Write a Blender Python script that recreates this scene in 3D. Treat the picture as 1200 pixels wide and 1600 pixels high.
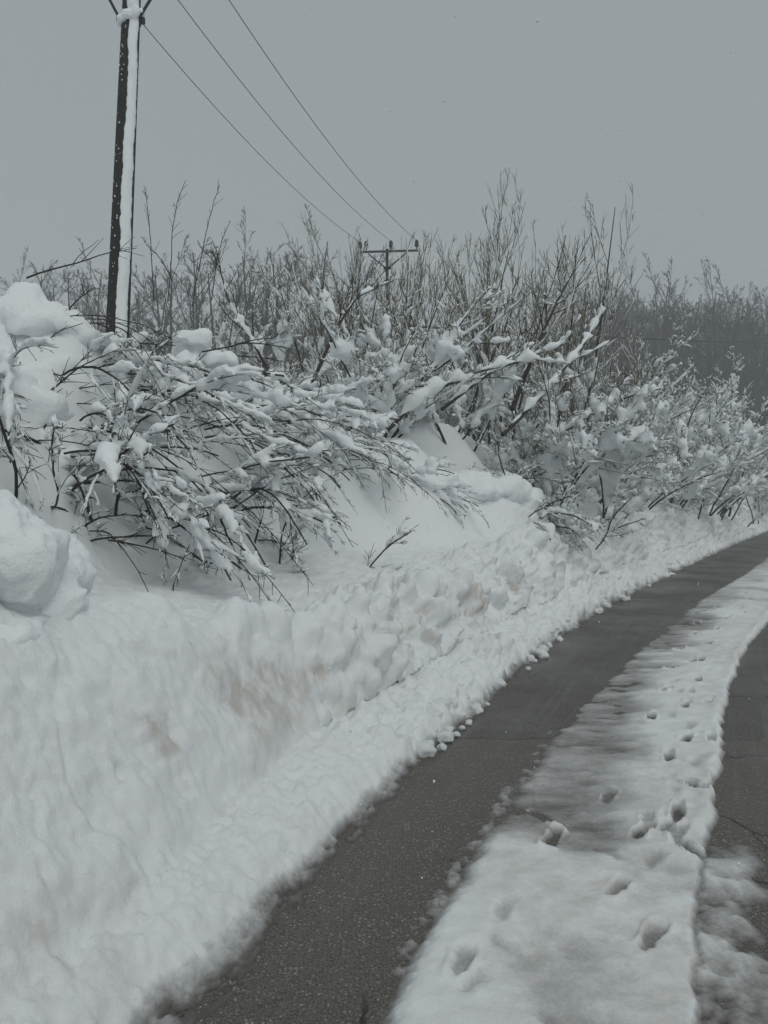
import bpy, math, random
import numpy as np
from mathutils import Vector, Matrix

# ------------------------------------------------------------------ camera, sky, sun, exposure
sc = bpy.context.scene
for o in list(bpy.data.objects):
    bpy.data.objects.remove(o)
COL = sc.collection
EYE = 1.6
F = 1202.0            # focal length in photograph pixels (1200 x 1600)
HOR = 770.0           # horizon row in the photograph
cam_d = bpy.data.cameras.new('camera')
cam = bpy.data.objects.new('camera', cam_d); COL.objects.link(cam)
cam.location = (0, 0, EYE); cam.rotation_euler = (math.radians(90), 0, 0)
cam_d.sensor_fit = 'VERTICAL'; cam_d.sensor_height = 36.0
cam_d.lens = 36.0 * F / 1600.0
cam_d.shift_y = -(800 - HOR) / 1600.0
cam_d.clip_start = 0.05; cam_d.clip_end = 2000
sc.camera = cam

w = bpy.data.worlds.new('World'); sc.world = w; w.use_nodes = True
nt = w.node_tree; nt.nodes.clear()
wo = nt.nodes.new('ShaderNodeOutputWorld'); bg = nt.nodes.new('ShaderNodeBackground')
sky = nt.nodes.new('ShaderNodeTexSky'); sky.sky_type = 'NISHITA'; sky.sun_disc = False
sky.sun_elevation = math.radians(52); sky.sun_rotation = math.radians(150)
sky.air_density = 1.0; sky.dust_density = 6.0; sky.ozone_density = 1.0
hs = nt.nodes.new('ShaderNodeHueSaturation'); hs.inputs['Saturation'].default_value = 0.25
mx = nt.nodes.new('ShaderNodeMix'); mx.data_type = 'RGBA'; mx.inputs['Factor'].default_value = 0.9
mx.inputs['B'].default_value = (3.1, 3.46, 3.6, 1)      # closed cloud cover
nt.links.new(sky.outputs['Color'], hs.inputs['Color'])
nt.links.new(hs.outputs['Color'], mx.inputs['A'])
nt.links.new(mx.outputs['Result'], bg.inputs['Color'])
bg.inputs['Strength'].default_value = 0.1
nt.links.new(bg.outputs['Background'], wo.inputs['Surface'])

sun_d = bpy.data.lights.new('sun', 'SUN'); sun = bpy.data.objects.new('sun', sun_d); COL.objects.link(sun)
sun_d.energy = 0.95; sun_d.angle = math.radians(40); sun_d.color = (1.0, 0.98, 0.95)
sd = Vector((math.sin(math.radians(150)) * math.cos(math.radians(52)), math.cos(math.radians(150)) * math.cos(math.radians(52)), math.sin(math.radians(52))))
sun.rotation_euler = sd.to_track_quat('Z', 'Y').to_euler()

sc.view_settings.view_transform = 'Standard'; sc.view_settings.look = 'None'
sc.view_settings.exposure = 0.0; sc.view_settings.gamma = 1.0
sc.view_settings.use_curve_mapping = False
sc.render.engine = 'CYCLES'
sc.cycles.max_bounces = 5; sc.cycles.diffuse_bounces = 3; sc.cycles.volume_bounces = 1
sc.cycles.use_denoising = True

# ------------------------------------------------------------------ helpers
rng = np.random.default_rng(7)
def at(px, py, Y):
    return np.array([(px - 600) / F * Y, Y, EYE + (HOR - py) / F * Y])

def _hash(ix, iy, iz, seed):
    h = (ix.astype(np.int64) * 374761393 + iy.astype(np.int64) * 668265263 + iz.astype(np.int64) * 2147483647 + seed * 974711) & 0xFFFFFFFF
    h = ((h ^ (h >> 13)) * 1274126177) & 0xFFFFFFFF
    h = ((h ^ (h >> 16)) * 2246822519) & 0xFFFFFFFF
    return ((h ^ (h >> 15)) & 0xFFFFFF) / float(0xFFFFFF)
def vnoise(x, y, z, seed=0):
    """smooth value noise, -1..1"""
    x, y, z = np.broadcast_arrays(np.asarray(x, float), np.asarray(y, float), np.asarray(z, float))
    xi, yi, zi = np.floor(x), np.floor(y), np.floor(z)
    fx, fy, fz = x - xi, y - yi, z - zi
    u, v, w_ = [f * f * f * (f * (f * 6 - 15) + 10) for f in (fx, fy, fz)]
    r = 0
    for dx in (0, 1):
        for dy in (0, 1):
            for dz in (0, 1):
                wt = (u if dx else 1 - u) * (v if dy else 1 - v) * (w_ if dz else 1 - w_)
                r = r + wt * _hash(xi + dx, yi + dy, zi + dz, seed)
    return r * 2 - 1
def fbm(x, y, z=0.0, octv=4, seed=0, gain=0.5, lac=2.03):
    a, t, n = 1.0, 0, 0
    for o in range(octv):
        t = t + a * vnoise(x, y, z, seed + o * 17); n += a
        x, y, z = np.asarray(x) * lac + 3.1, np.asarray(y) * lac + 1.7, np.asarray(z) * lac + 9.2
        a *= gain
    return t / n
def worley(x, y, seed=0):
    """2-D cells: returns (f1, random number of the nearest cell, f2)"""
    xi, yi = np.floor(x), np.floor(y)
    f1 = np.full(x.shape, 9.0); f2 = np.full(x.shape, 9.0); rid = np.zeros(x.shape)
    for dx in (-1, 0, 1):
        for dy in (-1, 0, 1):
            cx, cy = xi + dx, yi + dy; z0 = cx * 0
            px = cx + 0.1 + 0.8 * _hash(cx, cy, z0, seed); py = cy + 0.1 + 0.8 * _hash(cx, cy, z0, seed + 5)
            d = np.hypot(x - px, y - py); k = d < f1
            f2 = np.where(k, f1, np.minimum(f2, d)); f1 = np.where(k, d, f1)
            rid = np.where(k, _hash(cx, cy, z0, seed + 9), rid)
    return f1, rid, f2
def sstep(a, b, x):
    t = np.clip((np.asarray(x, float) - a) / (b - a), 0, 1); return t * t * (3 - 2 * t)

def mesh_np(name, verts, faces, mats, smooth=True, midx=None, attrs=None):
    """verts (N,3); faces: list of int arrays (M,k)"""
    me = bpy.data.meshes.new(name)
    verts = np.asarray(verts, np.float32).reshape(-1, 3)
    faces = [np.asarray(f, np.int32) for f in faces if len(f)]
    me.vertices.add(len(verts)); me.vertices.foreach_set('co', verts.ravel())
    li = np.concatenate([f.ravel() for f in faces]); tot = np.concatenate([np.full(len(f), f.shape[1], np.int32) for f in faces])
    st = np.concatenate([[0], np.cumsum(tot)[:-1]]).astype(np.int32)
    me.loops.add(len(li)); me.loops.foreach_set('vertex_index', li.astype(np.int32))
    me.polygons.add(len(tot)); me.polygons.foreach_set('loop_start', st); me.polygons.foreach_set('loop_total', tot)
    me.polygons.foreach_set('use_smooth', np.full(len(tot), smooth))
    for m in (mats if isinstance(mats, (list, tuple)) else [mats]): me.materials.append(m)
    if midx is not None: me.polygons.foreach_set('material_index', np.asarray(midx, np.int32))
    for k, v in (attrs or {}).items():
        a = me.attributes.new(k, 'FLOAT', 'POINT'); a.data.foreach_set('value', np.asarray(v, np.float32).ravel())
    me.update(calc_edges=True); me.validate()
    return me
def obj(name, me, parent=None, loc=None):
    o = bpy.data.objects.new(name, me); COL.objects.link(o)
    if parent is not None: o.parent = parent
    if loc is not None: o.location = loc
    return o
def tag(o, label=None, cat=None, group=None, kind=None):
    if label: o['label'] = label
    if cat: o['category'] = cat
    if group: o['group'] = group
    if kind: o['kind'] = kind
    return o
def grid_faces(a, b):
    i = np.arange((a - 1) * b).reshape(a - 1, b)[:, :-1].ravel()
    return np.stack([i, i + 1, i + b + 1, i + b], 1)

class MB:
    """collects verts and quads/tris of one mesh"""
    def __init__(s): s.v = []; s.f = {}; s.m = {}; s.n = 0
    def add(s, v, f, mi=0):
        v = np.asarray(v, float).reshape(-1, 3); f = np.asarray(f, int)
        s.v.append(v); s.f.setdefault(f.shape[1], []).append(f + s.n); s.m.setdefault(f.shape[1], []).append(np.full(len(f), mi)); s.n += len(v)
    def mesh(s, name, mats, smooth=True):
        ks = sorted(s.f)
        return mesh_np(name, np.concatenate(s.v), [np.concatenate(s.f[k]) for k in ks], mats, smooth, np.concatenate([np.concatenate(s.m[k]) for k in ks]))

def tubes(pts, rad, sides, cap=False):
    """pts (N,P,3), rad (N,P) -> verts, quads"""
    N, P, _ = pts.shape
    t = np.gradient(pts, axis=1); t /= np.linalg.norm(t, axis=2, keepdims=True) + 1e-9
    ch = pts[:, -1] - pts[:, 0]; ch /= np.linalg.norm(ch, axis=1, keepdims=True) + 1e-9
    ref = np.where(np.abs(ch[:, 2:3]) < 0.8, [[0, 0, 1.0]], [[1.0, 0.3, 0]])
    ref = np.broadcast_to(ref[:, None, :], pts.shape)
    n1 = ref - (ref * t).sum(2, keepdims=True) * t; n1 = n1 / (np.linalg.norm(n1, axis=2, keepdims=True) + 1e-9)
    n2 = np.cross(t, n1)
    a = np.arange(sides) / sides * 2 * math.pi
    ring = n1[:, :, None, :] * np.cos(a)[None, None, :, None] + n2[:, :, None, :] * np.sin(a)[None, None, :, None]
    v = pts[:, :, None, :] + ring * rad[:, :, None, None]
    base = (np.arange(N) * P * sides)[:, None, None]; i = (np.arange(P - 1) * sides)[None, :, None]
    j = np.arange(sides)[None, None, :]; jn = (j + 1) % sides
    f = np.stack([base + i + j, base + i + jn, base + i + sides + jn, base + i + sides + j], 3).reshape(-1, 4)
    return v.reshape(-1, 3), f

def box(c, s, rot=None):
    c = np.asarray(c, float); s = np.asarray(s, float) / 2
    v = np.array([[x, y, z] for x in (-1, 1) for y in (-1, 1) for z in (-1, 1)], float) * s
    if rot is not None: v = v @ np.array(rot).T
    return v + c, np.array([[0, 1, 3, 2], [4, 6, 7, 5], [0, 4, 5, 1], [2, 3, 7, 6], [0, 2, 6, 4], [1, 5, 7, 3]])
def lathe(prof, sides=16, c=(0, 0, 0)):
    a = np.arange(sides) / sides * 2 * math.pi
    v = np.array([[r * math.cos(q), r * math.sin(q), z] for r, z in prof for q in a]) + np.asarray(c)
    n = len(prof); i = (np.arange(n - 1) * sides)[:, None]; j = np.arange(sides)[None]; jn = (j + 1) % sides
    return v, np.stack([i + j, i + jn, i + sides + jn, i + sides + j], 2).reshape(-1, 4)
def rod(a, b, r, sides=10, r2=None):
    a, b = np.asarray(a, float), np.asarray(b, float)
    P = np.stack([a, a + (b - a) * .001, a + (b - a) * .999, b])[None]
    r2 = r if r2 is None else r2
    return tubes(P, np.array([[0.0001, r, r2, 0.0001]]), sides)
def ico(sub=2):
    import bmesh
    bm = bmesh.new(); bmesh.ops.create_icosphere(bm, subdivisions=sub, radius=1)
    v = np.array([q.co[:] for q in bm.verts]); f = np.array([[q.index for q in p.verts] for p in bm.faces]); bm.free()
    return v, f
ICO = {k: ico(k) for k in (1, 2, 3, 4)}

# ------------------------------------------------------------------ materials
def mat(name):
    m = bpy.data.materials.new(name); m.use_nodes = True
    return m, m.node_tree, m.node_tree.nodes['Principled BSDF']
def N(t, kind, **kw):
    n = t.nodes.new(kind)
    for k, v in kw.items():
        if k in n.inputs.keys(): n.inputs[k].default_value = v
        else: setattr(n, k, v)
    return n
def ramp(t, src, a, b, ca=(0, 0, 0, 1), cb=(1, 1, 1, 1)):
    r = t.nodes.new('ShaderNodeValToRGB'); r.color_ramp.elements[0].position = a; r.color_ramp.elements[1].position = b
    r.color_ramp.elements[0].color = ca; r.color_ramp.elements[1].color = cb
    t.links.new(src, r.inputs['Fac']); return r.outputs['Color']
def mixc(t, fac, a, b, blend='MIX'):
    m = t.nodes.new('ShaderNodeMix'); m.data_type = 'RGBA'; m.blend_type = blend
    for s, v in (('Factor', fac), ('A', a), ('B', b)):
        if hasattr(v, 'is_output'): t.links.new(v, m.inputs[s])
        else: m.inputs[s].default_value = v
    return m.outputs['Result']
def bump(t, b, src, dist, strength=1.0, prev=None):
    n = N(t, 'ShaderNodeBump', Strength=strength, Distance=dist); t.links.new(src, n.inputs['Height'])
    if prev is not None: t.links.new(prev, n.inputs['Normal'])
    t.links.new(n.outputs['Normal'], b.inputs['Normal']); return n.outputs['Normal']
def coords(t, scale=None):
    c = t.nodes.new('ShaderNodeTexCoord').outputs['Object']
    if scale:
        mp = t.nodes.new('ShaderNodeMapping'); mp.inputs['Scale'].default_value = scale; t.links.new(c, mp.inputs['Vector']); c = mp.outputs['Vector']
    return c
def noise(t, c, scale, detail=4, rough=0.55):
    n = N(t, 'ShaderNodeTexNoise', Scale=scale, Detail=detail, Roughness=rough); t.links.new(c, n.inputs['Vector']); return n.outputs['Fac']
SNOW = (0.80, 0.835, 0.85, 1)

def snow_mat(name, grain=True):
    m, t, b = mat(name); c = coords(t)
    col = mixc(t, noise(t, c, 3.0, 3), (0.78, 0.815, 0.83, 1), (0.82, 0.85, 0.86, 1))
    t.links.new(col, b.inputs['Base Color']); b.inputs['Roughness'].default_value = 0.75; b.inputs['Specular IOR Level'].default_value = 0.2
    nrm = bump(t, b, noise(t, c, 28, 5, 0.6), 0.03, 0.45)
    if grain: bump(t, b, noise(t, c, 140, 3, 0.6), 0.006, 0.4, nrm)
    return m
M_SNOW = snow_mat('snow')
M_SNOW_FAR = snow_mat('snow_far', False)

# ploughed snow: thickness over the asphalt and dirt carried by the plough
m, t, b = mat('ploughed_snow'); M_PLOUGH = m; c = coords(t)
clean = mixc(t, noise(t, c, 2.5, 4), (0.76, 0.79, 0.80, 1), (0.82, 0.85, 0.86, 1))
at_d = N(t, 'ShaderNodeAttribute', attribute_name='dirt').outputs['Fac']
dn = noise(t, coords(t, (1, 1, 0.5)), 9, 6, 0.65)
mm = N(t, 'ShaderNodeMath', operation='MULTIPLY'); t.links.new(at_d, mm.inputs[0]); t.links.new(ramp(t, dn, .36, .6), mm.inputs[1])
c2 = mixc(t, mm.outputs[0], clean, (0.56, 0.54, 0.51, 1))
at_t = N(t, 'ShaderNodeAttribute', attribute_name='thick').outputs['Fac']
tn = N(t, 'ShaderNodeMath', operation='MULTIPLY_ADD'); t.links.new(noise(t, c, 55, 6, .7), tn.inputs[0]); tn.inputs[1].default_value = 0.02; t.links.new(at_t, tn.inputs[2])
slc = ramp(t, tn.outputs[0], 0.016, 0.046)
slush = mixc(t, noise(t, c, 25, 4), (0.12, 0.115, 0.107, 1), (0.27, 0.265, 0.255, 1))
slush = mixc(t, ramp(t, at_t, 0.0005, 0.007), mixc(t, noise(t, c, 150, 3, .7), (0.05, 0.046, 0.04, 1), (0.13, 0.12, 0.105, 1)), slush)
c3 = mixc(t, slc, slush, c2)
t.links.new(c3, b.inputs['Base Color']); b.inputs['Specular IOR Level'].default_value = 0.3
t.links.new(ramp(t, slc, 0, 1, (.42, .42, .42, 1), (.75, .75, .75, 1)), b.inputs['Roughness'])
nrm = bump(t, b, noise(t, c, 30, 6, 0.7), 0.02, 0.3); bump(t, b, noise(t, c, 110, 5, .75), 0.012, 0.5, nrm)

def asphalt(name, dark, coarse):
    m, t, b = mat(name); c = coords(t)
    big = noise(t, c, 0.9, 5, .6)
    basec = mixc(t, big, tuple(x * .75 for x in dark) + (1,), tuple(x * 1.3 for x in dark) + (1,))
    v = N(t, 'ShaderNodeTexVoronoi', Scale=coarse); t.links.new(c, v.inputs['Vector'])
    stone = ramp(t, v.outputs['Distance'], .25, .42, (1, 1, 1, 1), (0, 0, 0, 1))
    sep = t.nodes.new('ShaderNodeSeparateColor'); t.links.new(v.outputs['Color'], sep.inputs['Color'])
    tone = ramp(t, sep.outputs['Red'], .15, 1.0, tuple(x * .45 for x in dark) + (1,), (0.5, 0.46, 0.39, 1))
    tone2 = mixc(t, ramp(t, noise(t, c, 2.2, 4), .3, .7, (.35, .35, .35, 1), (.95, .95, .95, 1)), basec, tone)
    grit = ramp(t, noise(t, c, 170, 3, .75), .38, .64)
    colr = mixc(t, stone, mixc(t, grit, tuple(x * .35 for x in dark) + (1,), basec), tone2)
    colr = mixc(t, ramp(t, noise(t, c, 95, 2, .7), .42, .6, (.75, .75, .75, 1), (0, 0, 0, 1)), colr, mixc(t, grit, tuple(x * .25 for x in dark) + (1,), tuple(min(.5, x * 3.4) for x in dark) + (1,)))
    ck = N(t, 'ShaderNodeTexVoronoi', feature='DISTANCE_TO_EDGE', Scale=1.3)
    cw = t.nodes.new('ShaderNodeMix'); cw.data_type = 'VECTOR'; cw.inputs['Factor'].default_value = .12; t.links.new(c, cw.inputs['A']); nn_ = N(t, 'ShaderNodeTexNoise', Scale=6.0, Detail=4.0); t.links.new(c, nn_.inputs['Vector']); t.links.new(nn_.outputs['Color'], cw.inputs['B']); t.links.new(cw.outputs['Result'], ck.inputs['Vector'])
    cm = N(t, 'ShaderNodeMath', operation='MULTIPLY'); t.links.new(ramp(t, ck.outputs['Distance'], .004, .012, (1, 1, 1, 1), (0, 0, 0, 1)), cm.inputs[0]); t.links.new(ramp(t, noise(t, c, .8, 2), .5, .58), cm.inputs[1])
    colr = mixc(t, cm.outputs[0], colr, (.015, .014, .013, 1))
    # slush film carried in long streaks by the wheels ('along' / 'across' run with the road)
    al = N(t, 'ShaderNodeAttribute', attribute_name='along').outputs['Fac']; ac = N(t, 'ShaderNodeAttribute', attribute_name='across').outputs['Fac']
    cx = t.nodes.new('ShaderNodeCombineXYZ'); t.links.new(al, cx.inputs['X']); t.links.new(ac, cx.inputs['Y'])
    mp = t.nodes.new('ShaderNodeMapping'); mp.inputs['Scale'].default_value = (.4, 14, 1); t.links.new(cx.outputs[0], mp.inputs['Vector'])
    st = noise(t, mp.outputs[0], 1.0, 5, .6)
    film = N(t, 'ShaderNodeAttribute', attribute_name='film').outputs['Fac']
    ff = N(t, 'ShaderNodeMath', operation='MULTIPLY'); t.links.new(ramp(t, st, .5, .78), ff.inputs[0]); t.links.new(film, ff.inputs[1])
    colr = mixc(t, ff.outputs[0], colr, (0.22, 0.22, 0.215, 1))
    t.links.new(colr, b.inputs['Base Color'])
    t.links.new(ramp(t, big, .3, .7, (.22, .22, .22, 1), (.55, .55, .55, 1)), b.inputs['Roughness'])
    b.inputs['Specular IOR Level'].default_value = 0.4
    bump(t, b, stone, 0.006, 0.7)
    return m
M_ROAD = asphalt('old_asphalt', (0.085, 0.077, 0.066), 58)
M_PATCH = asphalt('newer_asphalt', (0.068, 0.063, 0.056), 100)

def bark(name, a, b_, scale=18):
    m, t, b = mat(name); c = coords(t, (1, 1, .35))
    n = noise(t, c, scale, 4)
    t.links.new(mixc(t, n, a + (1,), b_ + (1,)), b.inputs['Base Color']); b.inputs['Roughness'].default_value = .8; b.inputs['Specular IOR Level'].default_value = .25
    bump(t, b, n, .004, .6); return m
M_BARK = bark('wet_bark', (0.018, 0.015, 0.013), (0.055, 0.046, 0.04))
M_YOUNG = bark('young_willow_bark', (0.09, 0.082, 0.05), (0.2, 0.18, 0.115))
M_FARBARK = bark('tree_bark', (0.03, 0.028, 0.028), (0.06, 0.055, 0.053), 5)
M_POLE = bark('tarred_pole_wood', (0.008, 0.0075, 0.007), (0.03, 0.028, 0.026), 30)
m, t, b = mat('dark_steel'); M_STEEL = m; b.inputs['Base Color'].default_value = (.03, .032, .035, 1); b.inputs['Roughness'].default_value = .55; b.inputs['Metallic'].default_value = .4
t.links.new(mixc(t, noise(t, coords(t), 20), (.02, .021, .023, 1), (.05, .048, .046, 1)), b.inputs['Base Color'])
m, t, b = mat('wire'); M_WIRE = m
t.links.new(mixc(t, noise(t, coords(t), 3), (.03, .032, .034, 1), (.055, .057, .06, 1)), b.inputs['Base Color']); b.inputs['Roughness'].default_value = .6
m, t, b = mat('brown_porcelain'); M_INS = m
t.links.new(mixc(t, noise(t, coords(t), 12), (.012, .009, .008, 1), (.03, .02, .016, 1)), b.inputs['Base Color']); b.inputs['Roughness'].default_value = .25

# ------------------------------------------------------------------ the road lines (plan curves x(Y))
YS = np.linspace(-6, 130, 2721)
def curve(pts, s0, s1, sm=0.6):
    p = np.array(pts); x0, y0 = p[0]; x1, y1 = p[-1]
    x = np.interp(YS, p[:, 1], p[:, 0])
    x = np.where(YS < y0, x0 + (YS - y0) * s0, x); x = np.where(YS > y1, x1 + (YS - y1) * s1, x)
    k = np.exp(-0.5 * (np.arange(-40, 41) * 0.05 / sm) ** 2); k /= k.sum()
    xp = np.pad(x, 40, mode='reflect', reflect_type='odd')
    return np.convolve(xp, k, 'valid')
C1 = curve([(-.66, 2.3), (-.5, 2.71), (-.32, 3.26), (-.08, 4.0), (.35, 4.93), (.79, 5.92), (1.67, 8.0), (3.39, 11.3), (6.13, 16), (11, 24), (16, 32)], .5, .66)
C2 = curve([(0, 2.32), (.113, 2.71), (.33, 3.32), (.63, 4.0), (1.24, 5.34), (1.81, 6.41), (2.79, 8.18), (4.6, 11.3), (6.5, 14.2), (9.6, 19.2), (13.1, 25)], .3, .64, .4)
C3 = curve([(.95, 2.32), (1.2, 2.96), (1.48, 3.43), (1.97, 4.47), (2.79, 6.2), (3.69, 7.85), (4.68, 9.38), (6.0, 11.5), (11.1, 19.2), (14.8, 25)], .42, .66, .4)
L1 = lambda y: np.interp(y, YS, C1)
L2 = lambda y: np.interp(y, YS, C2)
L3 = lambda y: np.interp(y, YS, C3)
def nrm1(y):
    g = (L1(y + .3) - L1(y - .3)) / .6; n = np.sqrt(1 + g * g); return -1 / n, g / n     # to the left of the road
def spaced(y0, y1, base, rate):
    r = [y0]
    while r[-1] < y1: r.append(r[-1] + max(base, rate * r[-1]))
    return np.array(r)

# ------------------------------------------------------------------ terrain height left of the road (s = Y on the road edge, d = metres from it)
CREST = np.array([(-6, 1.2), (2.3, 1.15), (3.2, 1.05), (3.8, .86), (4.6, .70), (6, .72), (7.5, .76), (10, .9), (13, 1.08), (20, 1.45), (32, 1.8), (130, 2.2)])
MOUNDS = []
def sd_of(x, y):
    s = y
    for _ in range(30):
        nx, ny = nrm1(s); d = (x - L1(s)) * nx + (y - s) * ny
        s = s + .6 * ((y - s - ny * d) + .45 * (x - L1(s) - nx * d))
    return float(s), float(d)
def terrain(s, d):
    h = np.interp(s, CREST[:, 0], CREST[:, 1])
    a = np.interp(s, [2, 3, 4, 5, 8, 14, 30], [.22, .34, .46, .40, .38, .45, .6]) + .08 * vnoise(s * 1.1, 0, 0, 3)
    wd = np.interp(s, [2, 3.1, 3.9, 4.6, 6, 14, 30], [.8, .72, .42, .30, .44, .6, .9])
    za = np.interp(s, [2, 5, 14], [.14, .17, .22])
    apron = za * np.clip(d / a, 0, 1) ** .8
    wall = (h - za) * (1 - (1 - np.clip((d - a) / wd, 0, 1)) ** np.interp(s, [2.5, 3.5, 5, 8], [1.35, 1.7, 2.0, 1.8]))
    sh = .16 * np.clip(d - a - wd, 0, 1.5) + .10 * np.clip(d - a - wd - 1.5, 0, 100)
    # snow lying on crushed brush behind the shelf
    d0 = np.interp(s, [0, 3, 5, 7.5, 10, 12, 17, 25, 130], [1.5, 2.0, 2.2, 1.9, 1.7, 1.45, 1.1, 1.2, 1.4]) + .25 * vnoise(s * .9, 3, 0, 8)
    amp = np.interp(s, [0, 3, 6, 9, 12, 16, 30, 130], [1.5, 1.5, 1.3, .9, .5, .4, .6, .6])
    hump = amp * sstep(-.1, np.interp(s, [4, 9, 14], [1.1, 1.1, 1.6]), d - d0) * (1 - .35 * sstep(3, 9, d - d0))
    lum = sstep(.2, .9, d - d0) * (1 - .6 * sstep(5, 12, d - d0))
    hump = hump + lum * (.28 * vnoise(s * 1.0, d * 1.2, 0, 21) + .14 * vnoise(s * 2.6, d * 2.6, 0, 22))
    for (ms, md, ls, ld, mh, sd_) in MOUNDS:                # shrubs flattened under deep snow
        wx = .25 * vnoise(s * 1.7, d * 1.7, 0, sd_); q = ((s - ms + wx) / ls) ** 2 + ((d - md + wx * .7) / ld) ** 2
        hump = hump + mh * np.exp(-q ** 1.6) * (1 + .16 * vnoise(s * 2.2, d * 2.2, 0, sd_ + 1))
    far = np.clip(d - 14, 0, 70) * .03
    return np.where(d > 0, apron + wall + sh + hump + far, 0), d0, a, wd

for (px, Y, ls, ld, mh, sd_) in ((640, 10.3, .95, .7, .75, 301), (770, 11.0, .8, .55, .6, 303), (455, 9.3, .7, .7, .55, 305), (400, 11.2, .8, .8, .75, 311), (520, 11.8, .7, .7, .8, 313), (630, 12.6, .8, .7, .85, 315), (745, 13.2, .8, .7, .75, 317), (850, 14.2, .9, .8, .6, 319), (950, 16, 1.0, .8, .5, 321), (60, 6.3, .8, .6, .22, 307), (200, 6.5, .6, .5, .25, 323), (310, 7.4, .7, .6, .45, 325)):
    ms, md = sd_of((px - 600) / F * Y, Y); MOUNDS.append((ms, md, ls, ld, mh, sd_))
# ground sheet to the horizon
gx = np.concatenate([-np.geomspace(600, 14, 40), np.linspace(-13, 40, 130), np.geomspace(42, 600, 30)])
gy = np.concatenate([np.linspace(-80, -8, 12), np.linspace(-6, 50, 140), np.geomspace(51, 900, 50)])
GX, GY = np.meshgrid(gx, gy, indexing='ij')
sclip = np.clip(GY, -6, 120)
dd = (L1(sclip) - GX) * .87
zz, _, _, _ = terrain(sclip, np.clip(dd, 0, 95))
inner = sstep(.1, .5, dd) * (1 - sstep(7.0, 8.4, dd))
zz = zz - .35 * inner * np.minimum(zz / .6, 1)
rr = -dd - 3.3
zz = np.where(dd < 0, np.where(rr > 0, .55 * sstep(0, .8, rr) + .05 * np.clip(rr, 0, 6) + .12 * sstep(0, 1, rr) * fbm(GX * .8, GY * .8, 0, 3, 4), -.06), zz - .06)
zz += np.where(np.abs(dd) > 8, .4 * fbm(GX * .08, GY * .08, 0, 3, 9), 0) * sstep(8, 16, np.abs(dd))
g = mesh_np('ground', np.stack([GX, GY, zz], 2), [grid_faces(len(gx), len(gy))[:, ::-1]], M_SNOW_FAR)
tag(obj('ground', g), kind='structure')

def ground_z(x, y):
    y = np.clip(y, -6, 120); d = (L1(y) - x) * .87
    # foot of the normal: refine s so that bushes stand on the bank mesh
    s = y.copy() if isinstance(y, np.ndarray) else float(y)
    for _ in range(25):
        nx, ny = nrm1(s); d = (x - L1(s)) * nx + (y - s) * ny
        s = np.clip(s + .6 * ((y - s - ny * d) + .45 * (x - L1(s) - nx * d)), -6, 120)
    return terrain(np.asarray(s, float), np.asarray(d, float))[0]

# road sheet
ry = spaced(-5, 100, .1, .02); ta = np.linspace(-.6, 3.6, 46)
RX = L1(ry)[:, None] + ta[None, :] * 1.12; RY = np.repeat(ry[:, None], len(ta), 1)
film = np.clip(.15 + .3 * sstep(3, 9, RY), 0, 1)
g = mesh_np('road', np.stack([RX, RY, np.zeros_like(RX)], 2), [grid_faces(len(ry), len(ta))[:, ::-1]], M_ROAD, attrs={'along': RY * 1.1, 'across': np.repeat(ta[None], len(ry), 0), 'film': film})
tag(obj('road', g), kind='structure')
ry = np.concatenate([[0], spaced(.15, 95, .1, .02)]) ; ry = ry + 0.0
RY = 5.0 + ry[:, None] + np.where(ry[:, None] < .01, .03 * vnoise(ta * 9, 0, 0, 2)[None], 0) + 0 * ta[None]
RX = L1(RY) + ta[None, :] * 1.12
g = mesh_np('asphalt_patch', np.stack([RX, RY, np.where(ry[:, None] < .01, .0012, .004) + 0 * RX], 2), [grid_faces(len(ry), len(ta))[:, ::-1]], M_PATCH, attrs={'along': RY * 1.1, 'across': np.repeat(ta[None], len(ry), 0), 'film': np.full_like(RX, .45)})
tag(obj('road_surface', g), kind='structure')

# ------------------------------------------------------------------ ploughed snow bank (with the crushed brush slope behind)
s_ = spaced(-1.0, 60, .0095, .0042); s_ = s_[(s_ > 1.2) | (np.arange(len(s_)) % 6 == 0)]
d_ = np.concatenate([np.arange(-.42, 1.35, .0105), np.arange(1.35, 3.4, .022), np.arange(3.4, 8.5, .065)])
S, D = np.meshgrid(s_, d_, indexing='ij')
z, d0, a_, wd_ = terrain(S, D)
nx, ny = nrm1(S)
P = np.stack([L1(S) + nx * D, S + ny * D, z], 2)
gu = np.gradient(P, axis=0); gv = np.gradient(P, axis=1)
nn = np.cross(gu, gv); nn /= np.linalg.norm(nn, axis=2, keepdims=True) + 1e-12
nn *= np.sign(nn[:, :, 2:3])
arc = np.cumsum(np.concatenate([np.zeros((len(s_), 1)), np.linalg.norm(np.diff(P, axis=1), axis=2)], 1), axis=1)
U, V = S * 1.1, arc
wallm = sstep(-.05, .12, D - a_) * (1 - sstep(.0, .35, D - a_ - wd_))
apron = sstep(-.02, .1, D) * (1 - sstep(-.05, .25, D - a_))
shelf = sstep(.1, .5, D - a_ - wd_)
dwarp = .12 * fbm(U * 2.5, V * 2.5, 0, 3, 31)
f1, rid, f2 = worley((U + dwarp) * 3.2, (V - dwarp) * 2.6, 41)
chunk = np.clip(f2 - f1, 0, .55) / .55
f1b, ridb, f2b = worley((U - dwarp) * 8, (V + dwarp) * 7, 43)
chunkb = np.clip(f2b - f1b, 0, .6) / .6
farw = sstep(3.9, 5.4, S)            # the wall is smooth near the camera and broken into lumps further on
disp = .06 * fbm(U * 1.7, V * 1.7, 0, 4, 51) * (.35 + .65 * wallm)
disp += wallm * (.03 + .16 * farw) * (rid - .45) * sstep(0, .25, chunk) + wallm * (.008 + .05 * farw) * (ridb - .4) * sstep(0, .5, chunkb)
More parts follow.
